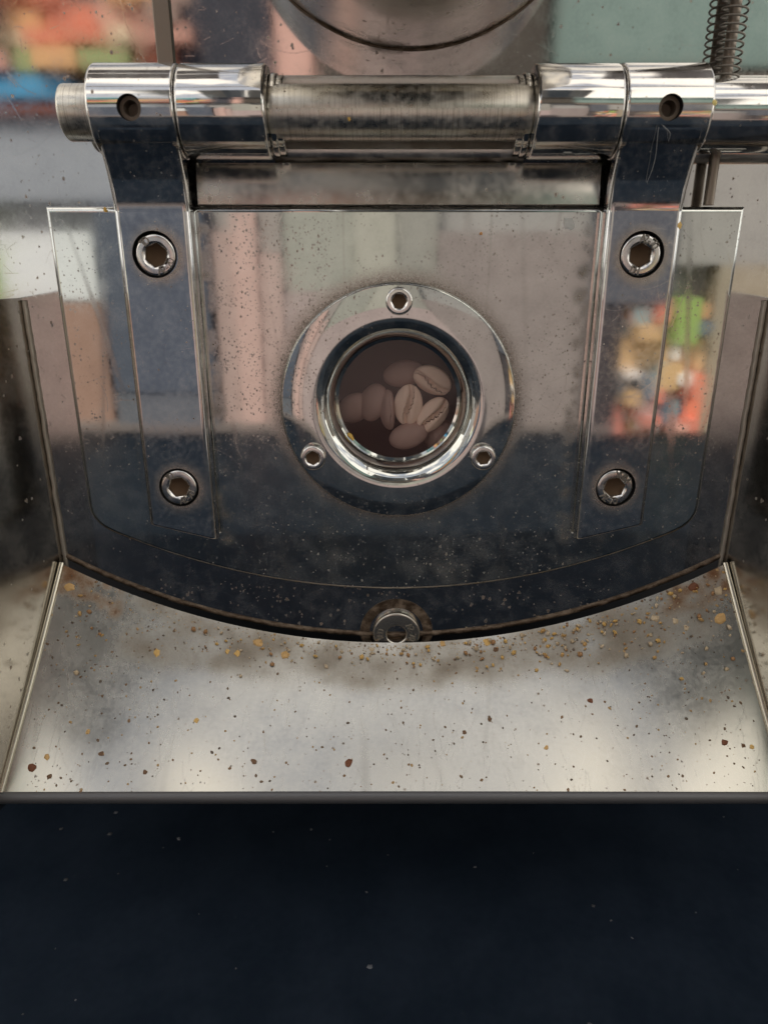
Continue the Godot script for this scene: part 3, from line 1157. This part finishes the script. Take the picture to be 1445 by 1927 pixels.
func extrude_x(s: Shape, prof: Array, x0: float, x1: float) -> void:
	var seg := []
	for i in prof.size() - 1:
		var d: Vector2 = (prof[i + 1] - prof[i]).normalized()
		seg.append(Vector3(0, -d.y, d.x))
	for i in prof.size() - 1:
		var m0: Vector3 = seg[i]
		var m1: Vector3 = seg[i]
		if i > 0 and seg[i].dot(seg[i - 1]) > 0.76:
			m0 = (seg[i] + seg[i - 1]).normalized()
		if i < seg.size() - 1 and seg[i].dot(seg[i + 1]) > 0.76:
			m1 = (seg[i] + seg[i + 1]).normalized()
		s.quad(Vector3(x0, prof[i].x, prof[i].y), Vector3(x1, prof[i].x, prof[i].y), Vector3(x1, prof[i + 1].x, prof[i + 1].y), Vector3(x0, prof[i + 1].x, prof[i + 1].y), m0, m0, m1, m1)
	for i in range(1, prof.size() - 1):
		for x in [[x0, -1.0], [x1, 1.0]]:
			var m := Vector3(x[1], 0, 0)
			s.tri(Vector3(x[0], prof[0].x, prof[0].y), Vector3(x[0], prof[i].x, prof[i].y), Vector3(x[0], prof[i + 1].x, prof[i + 1].y), m, m, m)


# the chute floor: u runs across from -1 to 1, v from the drum (0) to the lip (1)
func floor_at(u: float, v: float) -> Vector3:
	var x := u * 0.1235
	var rr := DRUM_R + 0.0012
	var back := Vector3(x, DRUM_C.y - sqrt(rr * rr - x * x), -0.0028)
	var lip := Vector3(u * 0.1350, -0.1706, 0.0420)
	# straight from the arc of the drum to the straight lip, a little hollow
	return back.lerp(lip, v) - Vector3(0, 0.8, 0.6) * 0.0022 * sin(PI * v) * (1.0 - 0.7 * u * u)


func make_chute() -> void:
	var chute := thing("discharge_chute", "brushed steel chute with side walls sloping down below the door", "chute")
	var s := Shape.new()
	sheet(s, func(a: float, b: float) -> Vector3: return floor_at(a * 2 - 1, b), 80, 60, Vector3(0, 1, 0.3),
		func(a: float, b: float) -> Vector2: return Vector2((a * 2 - 1) * 0.127, 0.10 + b * 0.075))
	var bottom := Shape.new()
	sheet(bottom, func(a: float, b: float) -> Vector3: return floor_at(a * 2 - 1, b) - Vector3(0, 0.0015, 0.0006), 40, 30, Vector3(0, -1, -0.3))
	obj("chute_floor", [s, M.floor, bottom, M.wall], chute)
	s = Shape.new()
	barrel(s, -0.1375, 0.1375, -0.1728, 0.0414, 0.0024, 0.0005)
	obj("rolled_lip", [s, M.lip], chute)
	for side in [-1.0, 1.0]:
		s = Shape.new()
		var inner := [Vector3(side * 0.1235, -0.0104, -0.006), Vector3(side * 0.1439, -0.0104, 0.080), Vector3(side * 0.1361, -0.177, 0.047), Vector3(side * 0.1235, -0.177, -0.006)]
		var o := Vector3(side * 0.0016, 0, 0)
		var m := Vector3(-side, 0, 0.2375).normalized()
		s.flat(inner[0], inner[1], inner[2], inner[3], m)
		s.flat(inner[0] + o, inner[1] + o, inner[2] + o, inner[3] + o, -m)
		s.flat(inner[0], inner[1], inner[1] + o, inner[0] + o, Vector3(0, 1, 0))
		s.flat(inner[1], inner[2], inner[2] + o, inner[1] + o, Vector3(0, 0, 1))
		s.flat(inner[2], inner[3], inner[3] + o, inner[2] + o, Vector3(0, -1, 0))
		obj("side_wall", [s, M.wall], chute)
		# weld where the wall meets the drum front, and the ground seam along the floor
		s = Shape.new()
		var pts := PackedVector3Array()
		rng.seed = 77
		for k in 60:
			var y := lerpf(-0.0112, -0.1075, k / 59.0)
			pts.append(Vector3(side * (0.1228 + rng.randf_range(-0.00012, 0.00012)), y, -0.0056 + rng.randf_range(-0.0001, 0.0001)))
		wire(s, pts, 0.0008)
		obj("weld_bead", [s, M.weld], chute)
		s = Shape.new()
		pts = PackedVector3Array()
		for k in 41:
			var p := floor_at(side, k / 40.0)
			pts.append(p + Vector3(-side * 0.0006, 0.0002, 0))
		wire(s, pts, 0.0010)
		obj("floor_seam", [s, M.seam], chute)

	s = Shape.new()
	box(s, Vector3(-0.40, -0.236, -0.50), Vector3(0.40, 0.34, -0.055), 0.01)
	obj("housing", [s, M.housing], get_node("roaster_drum"))
	s = Shape.new()
	box(s, Vector3(-0.55, -0.275, -0.12), Vector3(0.55, -0.235, 0.80), 0.003)
	var deck := obj("cooling_deck", [s, M.navy], self)
	tag(deck, "dark navy panel below the front lip of the chute", "panel")


func make_spring() -> void:
	var t := thing("tension_spring", "thin coil spring on an upright rod behind the hinge tube", "spring")
	var s := Shape.new()
	var x := 0.0978
	var z := -0.0013
	wire(s, PackedVector3Array([Vector3(x, 0.0176, z), Vector3(x, 0.1, z), Vector3(x, 0.2, z)]), 0.0016, 20)
	obj("rod", [s, M.stained], t)
	s = Shape.new()
	var pts := PackedVector3Array()
	for k in 1000:
		var a := TAU * k / 22.0
		pts.append(Vector3(x + 0.0035 * cos(a), 0.0500 + 0.0021 * k / 22.0, z + 0.0035 * sin(a)))
	wire(s, pts, 0.00030, 8)
	obj("coil", [s, M.spring], t)


# ---------------------------------------------------------------- beans and crumbs
func bean_mesh(cut: float, tint: Color) -> ArrayMesh:
	var s := Shape.new()
	var f := func(a: float, b: float) -> Vector3:
		var t := PI * b
		var p := TAU * a
		var d := Vector3(cos(t), sin(t) * cos(p), sin(t) * sin(p)) # long axis x, flat side +z
		var q := Vector3(d.x * 0.0060, d.y * 0.0046, d.z * 0.0036)
		if q.z > 0:
			q.z *= 0.42
			var g := exp(-pow((q.y + 0.0007 * sin(d.x * 2.6)) / 0.00070, 2.0)) * cut
			q.z -= 0.0019 * g * (1.0 - d.x * d.x * 0.6)
			q.z += 0.0004 * exp(-pow((absf(q.y) - 0.0016) / 0.0011, 2.0))
		return q
	var nu := 56
	var nv := 28
	var pts := []
	for j in nv + 1:
		for i in nu + 1:
			pts.append(f.call(float(i) / nu, float(j) / nv))
	for j in nv:
		for i in nu:
			var q := []
			for e in [[i, j], [i + 1, j], [i + 1, j + 1], [i, j + 1]]:
				var p: Vector3 = pts[e[1] * (nu + 1) + e[0]]
				var a: Vector3 = f.call((e[0] + 0.5) / nu, float(e[1]) / nv) - f.call((e[0] - 0.5) / nu, float(e[1]) / nv)
				var b: Vector3 = f.call(float(e[0]) / nu, clampf((e[1] + 0.5) / nv, 0.001, 0.999)) - f.call(float(e[0]) / nu, clampf((e[1] - 0.5) / nv, 0.001, 0.999))
				var m := a.cross(b).normalized()
				if m.dot(p) < 0 and absf(p.z) > 0.0004:
					m = -m
				if m.length() < 0.5 or e[1] == 0 or e[1] == nv:
					m = p.normalized()
				q.append([p, m])
			s.tint = tint
			s.quad(q[0][0], q[1][0], q[2][0], q[3][0], q[0][1], q[1][1], q[2][1], q[3][1])
	var mesh := ArrayMesh.new()
	s.add_to(mesh, M.tinted)
	return mesh


func make_beans() -> void:
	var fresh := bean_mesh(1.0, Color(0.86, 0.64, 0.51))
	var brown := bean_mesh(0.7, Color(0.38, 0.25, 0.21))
	var list := [
		# place (mm), roll on the screen, tip about its own long axis, dark, label
		[Vector3(5.2, -47.4, -12.5), 86.0, 0.0, false, "pale coffee bean with an upright groove, middle of the sight glass"],
		[Vector3(13.6, -38.8, -12.5), -28.0, 30.0, false, "coffee bean with a curled groove, highest on the right behind the glass"],
		[Vector3(14.0, -51.0, -12.5), 52.0, 8.0, false, "coffee bean with a slanting dark groove, lower right behind the glass"],
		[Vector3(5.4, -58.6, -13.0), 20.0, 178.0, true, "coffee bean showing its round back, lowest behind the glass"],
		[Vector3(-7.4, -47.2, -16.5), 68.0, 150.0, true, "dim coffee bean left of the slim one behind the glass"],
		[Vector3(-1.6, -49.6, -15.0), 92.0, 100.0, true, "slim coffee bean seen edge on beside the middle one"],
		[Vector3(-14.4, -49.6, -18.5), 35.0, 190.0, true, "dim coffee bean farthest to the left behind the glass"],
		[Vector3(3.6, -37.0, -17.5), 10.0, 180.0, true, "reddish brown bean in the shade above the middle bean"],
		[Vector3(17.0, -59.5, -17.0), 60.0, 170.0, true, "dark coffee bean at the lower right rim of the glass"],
	]
	rng.seed = 21
	for e in list:
		var o := MeshInstance3D.new()
		o.name = numbered("coffee_bean")
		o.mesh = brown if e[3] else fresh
		o.transform = Transform3D(Basis(Vector3(0, 0, 1), deg_to_rad(e[1])) * Basis(Vector3(1, 0, 0), deg_to_rad(e[2])) * Basis.from_scale(Vector3(rng.randf_range(1.04, 1.24), rng.randf_range(1.02, 1.2), rng.randf_range(0.95, 1.3))), e[0] * MM)
		add_child(o)
		tag(o, e[4], "coffee bean", "coffee beans behind the sight glass")


# an uneven flake: a flattened lump with an angular outline
func flake_mesh(sd: int, thick: float, tint: Color) -> ArrayMesh:
	var r := RandomNumberGenerator.new()
	r.seed = sd
	var s := Shape.new()
	s.tint = tint
	var k := 9
	var rim := []
	for i in k:
		var a := TAU * (i + r.randf_range(-0.3, 0.3)) / k
		var d := r.randf_range(0.32, 0.56)
		rim.append(Vector3(cos(a) * d, r.randf_range(0.0, 0.25) * thick, sin(a) * d * 0.8))
	var top := []
	for i in k:
		top.append(rim[i] * r.randf_range(0.45, 0.75) + Vector3(0, thick * r.randf_range(0.5, 1.0), 0))
	var c := Vector3(0.05, thick * 1.0, 0.0)
	for i in k:
		var j := (i + 1) % k
		var m: Vector3 = ((rim[j] - rim[i]).cross(top[i] - rim[i])).normalized()
		if m.y < 0: m = -m
		s.quad(rim[i], rim[j], top[j], top[i], m, m, m, m)
		var m2: Vector3 = (top[i] - c).cross(top[j] - c).normalized()
		if m2.y < 0: m2 = -m2
		s.tri(c, top[i], top[j], m2, m2, m2)
		s.tri(Vector3.ZERO, rim[i], rim[j], Vector3(0, -1, 0), Vector3(0, -1, 0), Vector3(0, -1, 0))
	var mesh := ArrayMesh.new()
	s.add_to(mesh, M.tinted)
	return mesh


func on_floor(x: float, v: float) -> Transform3D:
	var half := lerpf(0.1238, 0.1350, clampf(v, 0, 1))
	var u := clampf(x / half, -0.995, 0.995)
	var p := floor_at(u, v)
	var a := floor_at(u + 0.004, v) - floor_at(u - 0.004, v)
	var b := floor_at(u, minf(v + 0.01, 1.0)) - floor_at(u, maxf(v - 0.01, 0.0))
	var m := b.cross(a).normalized()
	if m.y < 0: m = -m
	a = a.normalized()
	return Transform3D(Basis(a, m, a.cross(m)), p)


func crumb(called: String, mesh: Mesh, size: Vector3, turn: float, where: Transform3D, label: String, category: String, group := "") -> void:
	var o := MeshInstance3D.new()
	o.name = numbered(called)
	o.mesh = mesh
	o.transform = where * Transform3D(Basis(Vector3(0, 1, 0), turn) * Basis.from_scale(size), Vector3(0, 0.0001, 0))
	add_child(o)
	tag(o, label, category, group)


func make_crumbs() -> void:
	var tan_c := Color(0.60, 0.38, 0.15)
	var gold := Color(0.70, 0.45, 0.15)
	var red := Color(0.17, 0.055, 0.022)
	var brown := Color(0.16, 0.085, 0.04)
	var cream := Color(0.60, 0.48, 0.32)
	# [x, v, size, thickness, colour, label]
	var flakes := FLAKES
	var k := 0
	for e in flakes:
		k += 1
		var c: Color = [tan_c, gold, red, brown, cream][e[4]]
		crumb("chaff_flake", flake_mesh(100 + k, 0.35, c), Vector3(e[2] * 0.9, e[3], e[2] * 1.05) * MM, k * 2.1, on_floor(e[0] * MM, e[1]), e[5], "chaff flake", "loose chaff flakes on the chute floor")
	# flakes in the bore of the sight glass
	for e in [[217.0, 0.0208, -0.0056, 3.6, "golden chaff flake stuck at the lower left rim of the pane"], [222.0, 0.0236, -0.0024, 3.6, "yellow husk fragments on the lower left slope of the glass bore"]]:
		var a := deg_to_rad(e[0])
		var out := Vector3(cos(a), sin(a), 0)
		var m := (Vector3(0, 0, 0.75) - out * 0.65).normalized()
		var side := Vector3(-out.y, out.x, 0)
		crumb("chaff_flake", flake_mesh(int(e[0]), 0.3, Color(0.70, 0.44, 0.10)), Vector3(e[3], 1.0, 2.2) * MM, 0.0, Transform3D(Basis(side, m, side.cross(m)), Vector3(GLASS_C.x, GLASS_C.y, 0) + out * e[1] + Vector3(0, 0, e[2])), e[4], "chaff flake")

	# single bits that stuck to the door and its hinge
	for e in [
		[Vector3(54.4, 12.2, 0.05), Vector3(0, 0, 1), 5.6, Color(0.62, 0.63, 0.60), "pale grey chip stuck on the door near its top right bolt", "paint chip"],
		[Vector3(86.9, 11.4, 5.9), Vector3(0.5, 0, 0.9), 3.2, Color(0.74, 0.50, 0.16), "yellow crumb on the outer edge of the right strap", "crumb"],
		[Vector3(27.0, 9.3, 0.05), Vector3(0, 0, 1), 1.7, Color(0.62, 0.30, 0.10), "orange speck on the door above the sight glass, right of middle", "crumb"],
		[Vector3(-13.4, 39.2, 11.8), Vector3(0, -0.35, 0.93), 1.6, Color(0.74, 0.46, 0.12), "golden crumb on the lower half of the hinge pin", "crumb"],
		[Vector3(87.7, 42.5, 17.3), Vector3(0, 0.05, 1), 2.4, Color(0.80, 0.66, 0.24), "yellow crumb at the right end of the right strap barrel", "crumb"],
		[Vector3(-90.2, 16.2, 0.05), Vector3(0, 0, 1), 2.0, Color(0.70, 0.42, 0.10), "orange crumb under the top edge of the door, left of the left strap", "crumb"],
	]:
		var m: Vector3 = e[1].normalized()
		var side := Vector3(1, 0, 0)
		side = (side - m * side.dot(m)).normalized()
		crumb("stuck_crumb", flake_mesh(int(e[2] * 10.0), 0.25, e[3]), Vector3(e[2] * 0.7, 0.7, e[2]) * MM, 0.4, Transform3D(Basis(side, m, side.cross(m)), e[0] * MM), e[4], e[5])
	var threads := Shape.new()
	threads.tint = Color(0.5, 0.5, 0.48)
	for e in [[73.6, 36.4, 17.2, 74.4, 23.0, 9.0], [74.6, 36.6, 17.2, 77.6, 33.2, 14.8]]:
		var a := Vector3(e[0], e[1], e[2]) * MM
		var b := Vector3(e[3], e[4], e[5]) * MM
		var line := PackedVector3Array()
		for i in 9:
			var t := i / 8.0
			line.append(a.lerp(b, t) + Vector3(0.0004 * sin(5.0 * t + e[0]), 0, 0.0012 * sin(PI * t)))
		wire(threads, line, 0.00005, 5)
	tag(obj("cobweb", [threads, M.tinted], self), "fine pale threads hanging below the right set screw", "cobweb")

	# small crumbs: along the drum edge one can count some, the rest is a litter of specks
	rng.seed = 31
	var kinds := []
	for c in [tan_c, gold, cream, Color(0.66, 0.54, 0.38), Color(0.40, 0.22, 0.10)]:
		kinds.append(flake_mesh(kinds.size() + 7, 0.55, c))
	var piles := [[0.100, 0.034, 84, "small tan crumb in the pile by the right chute wall"], [0.060, 0.030, 84, "small tan crumb in the drift right of the rim bolt"], [-0.052, 0.034, 40, "small tan crumb in the drift left of the rim bolt"], [0.006, 0.034, 34, "small tan crumb just below the rim bolt"], [-0.113, 0.008, 12, "small rusty crumb in the left back corner of the chute"]]
	for p in piles:
		for i in p[2]:
			var x: float = p[0] + rng.randfn(0.0, p[1] * 0.5)
			x = clampf(x, -0.121, 0.1225)
			var v := clampf(0.025 + absf(rng.randfn(0.0, 0.085 + 0.13 * pow(x / 0.12, 2.0))), 0.025, 0.45)
			var d := 0.8 + 1.5 * pow(rng.randf(), 1.6)
			var kind := rng.randi() % 5
			var hue: String = ["tan", "golden", "cream", "pale", "brown"][kind]
			crumb("chaff_crumb", kinds[kind], Vector3(d, d * 0.9, d * rng.randf_range(0.7, 1.2)) * MM, rng.randf() * TAU, on_floor(x, v).translated_local(Vector3(0, rng.randf_range(0.0, 0.0009), 0)), p[3].replace("small tan", "small " + hue).replace("small rusty", "small rusty " + hue), "crumb", "small crumbs along the back of the chute")
	var mm := MultiMesh.new()
	mm.transform_format = MultiMesh.TRANSFORM_3D
	mm.use_colors = true
	mm.mesh = flake_mesh(3, 0.35, Color.WHITE)
	var many := 2000
	mm.instance_count = many
	for i in 1100:
		var x := rng.randf_range(-0.127, 0.127)
		if rng.randf() < 0.28:
			x = signf(rng.randf() - 0.45) * rng.randf_range(0.085, 0.128)
		var v := rng.randf_range(0.1, 1.0) if rng.randf() < 0.72 else absf(rng.randfn(0.05, 0.10))
		var d := 0.3 + 0.85 * pow(rng.randf(), 2.5)
		var c := [Color(0.17, 0.11, 0.065), Color(0.24, 0.14, 0.07), Color(0.11, 0.08, 0.055), Color(0.42, 0.27, 0.12)][rng.randi() % 4] as Color
		var t := on_floor(x, clampf(v, 0.01, 0.995))
		mm.set_instance_transform(i, t * Transform3D(Basis(Vector3(0, 1, 0), rng.randf() * TAU) * Basis.from_scale(Vector3(d, d * 0.6, d * rng.randf_range(0.8, 2.0)) * MM), Vector3(0, 0.00005, 0)))
		mm.set_instance_color(i, c)
	for i in range(1100, many): # fine tan dust along the drum edge
		var x := rng.randf_range(-0.118, 0.124)
		var v := 0.012 + absf(rng.randfn(0.0, 0.05 + 0.12 * pow(x / 0.12, 2.0)))
		var d := 0.25 + 0.5 * pow(rng.randf(), 2.0)
		mm.set_instance_transform(i, on_floor(x, clampf(v, 0.01, 0.5)) * Transform3D(Basis(Vector3(0, 1, 0), rng.randf() * TAU) * Basis.from_scale(Vector3(d, d * 0.8, d) * MM), Vector3(0, 0.00005, 0)))
		mm.set_instance_color(i, Color(0.34, 0.22, 0.11).lerp(Color(0.55, 0.42, 0.26), rng.randf()))
	var o := MultiMeshInstance3D.new()
	o.name = "crumbs"
	o.multimesh = mm
	add_child(o)
	o.set_meta("kind", "stuff")
	tag(o, "fine brown specks and crumbs scattered over the chute floor", "crumbs")
	# pale dust on the panel below
	mm = MultiMesh.new()
	mm.transform_format = MultiMesh.TRANSFORM_3D
	mm.use_colors = true
	mm.mesh = flake_mesh(9, 0.4, Color.WHITE)
	mm.instance_count = 34
	for i in 34:
		var d := 0.8 + 2.0 * pow(rng.randf(), 2.0)
		mm.set_instance_transform(i, Transform3D(Basis(Vector3(0, 1, 0), rng.randf() * TAU) * Basis.from_scale(Vector3(d, d * 0.4, d * rng.randf_range(0.6, 1.2)) * MM), Vector3(rng.randf_range(-0.15, 0.15), -0.23495, rng.randf_range(-0.02, 0.08))))
		mm.set_instance_color(i, Color(0.065, 0.07, 0.08) * rng.randf_range(0.4, 1.3))
	o = MultiMeshInstance3D.new()
	o.name = "dust"
	o.multimesh = mm
	add_child(o)
	o.set_meta("kind", "stuff")
	tag(o, "pale dust specks lying on the dark navy panel", "dust")


const FLAKES := [
	[-125.1, 0.895, 4.0, 0.8, 2, "reddish brown flake near the front left corner of the chute"],
	[-16.0, 0.820, 4.2, 1.0, 2, "dark red notched flake near the middle of the chute lip"],
	[-49.2, 0.820, 2.6, 0.6, 3, "small dark brown flake left of the notched red one"],
	[-87.9, 0.260, 3.6, 0.9, 1, "upright golden flake in the left half of the chute bend"],
	[-41.3, 0.135, 4.4, 1.2, 0, "drop shaped tan flake left of the rim bolt"],
	[-51.6, 0.080, 4.4, 1.2, 0, "pair of tan flakes stuck together left of the drop shaped one"],
	[-59.0, 0.170, 3.0, 1.2, 1, "gold crumb just below the stuck pair of flakes"],
	[-62.7, 0.170, 2.4, 1.0, 1, "gold crumb with a red side, left of the gold one"],
	[-120.1, 0.085, 4.2, 1.2, 0, "rusty tan flake in the left back corner of the chute"],
	[35.9, 0.035, 3.6, 1.0, 1, "yellow flake right of the rim bolt beside the bright glint"],
	[39.2, 0.095, 2.4, 1.4, 3, "single dark crumb right of the yellow flake"],
	[119.7, 0.220, 5.0, 1.3, 0, "largest golden flake by the right chute wall"],
	[112.1, 0.035, 4.4, 1.2, 2, "dark reddish flake under the drum edge at the right"],
	[120.3, 0.100, 4.0, 1.6, 4, "pale yellow crumb highest in the right corner pile"],
	[98.0, 0.120, 3.4, 1.6, 4, "round cream crumb between the two crumb piles on the right"],
	[104.7, 0.165, 2.8, 1.2, 4, "tan cream crumb right of the round cream one"],
	[108.3, 0.215, 2.6, 1.2, 4, "small cream crumb lowest of three right of the pile"],
	[115.9, 0.775, 3.0, 0.8, 2, "reddish flake alone near the front right of the chute"],
	[122.0, 0.795, 2.0, 0.6, 3, "dark flake right of the lone reddish one"],
	[124.8, 0.805, 2.0, 0.6, 1, "yellow fleck beside the dark flake at front right"],
	[71.6, 0.485, 2.6, 0.6, 2, "orange brown fleck in the right middle of the chute"],
	[25.5, 0.625, 2.0, 0.6, 3, "dark brown seed-like speck right of the chute middle"],
	[35.0, 0.545, 2.0, 0.6, 3, "black speck above the seed-like one"],
	[54.1, 0.740, 2.2, 0.6, 0, "orange tan fleck near the front, right of middle"],
	[-120.6, 0.845, 2.6, 0.6, 0, "small tan flake beside the large red one at front left"],
	[-108.0, 0.715, 2.4, 0.6, 0, "tan fleck in the left of the chute"],
	[-102.3, 0.815, 2.4, 0.6, 3, "upper of the brown flakes left of the chute middle"],
	[-86.3, 0.895, 2.2, 0.6, 3, "brown sliver near the front edge at left"],
	[-71.1, 0.600, 2.2, 0.6, 1, "light tan fleck in the middle left of the chute"],
	[-8.1, 0.050, 2.4, 1.0, 4, "cream crumb just below left of the rim bolt"],
	[19.2, 0.020, 2.8, 1.0, 0, "orange crumb just below right of the rim bolt"],
	[-118.8, 0.930, 2.4, 0.7, 3, "brown fleck at the very front left corner"],
]


func _ready() -> void:
	make_view()
	make_materials()
	M.polished_flange = M.door
	make_background()
	make_drum()
	make_door()
	make_chute()
	make_spring()
	make_beans()
	make_crumbs()
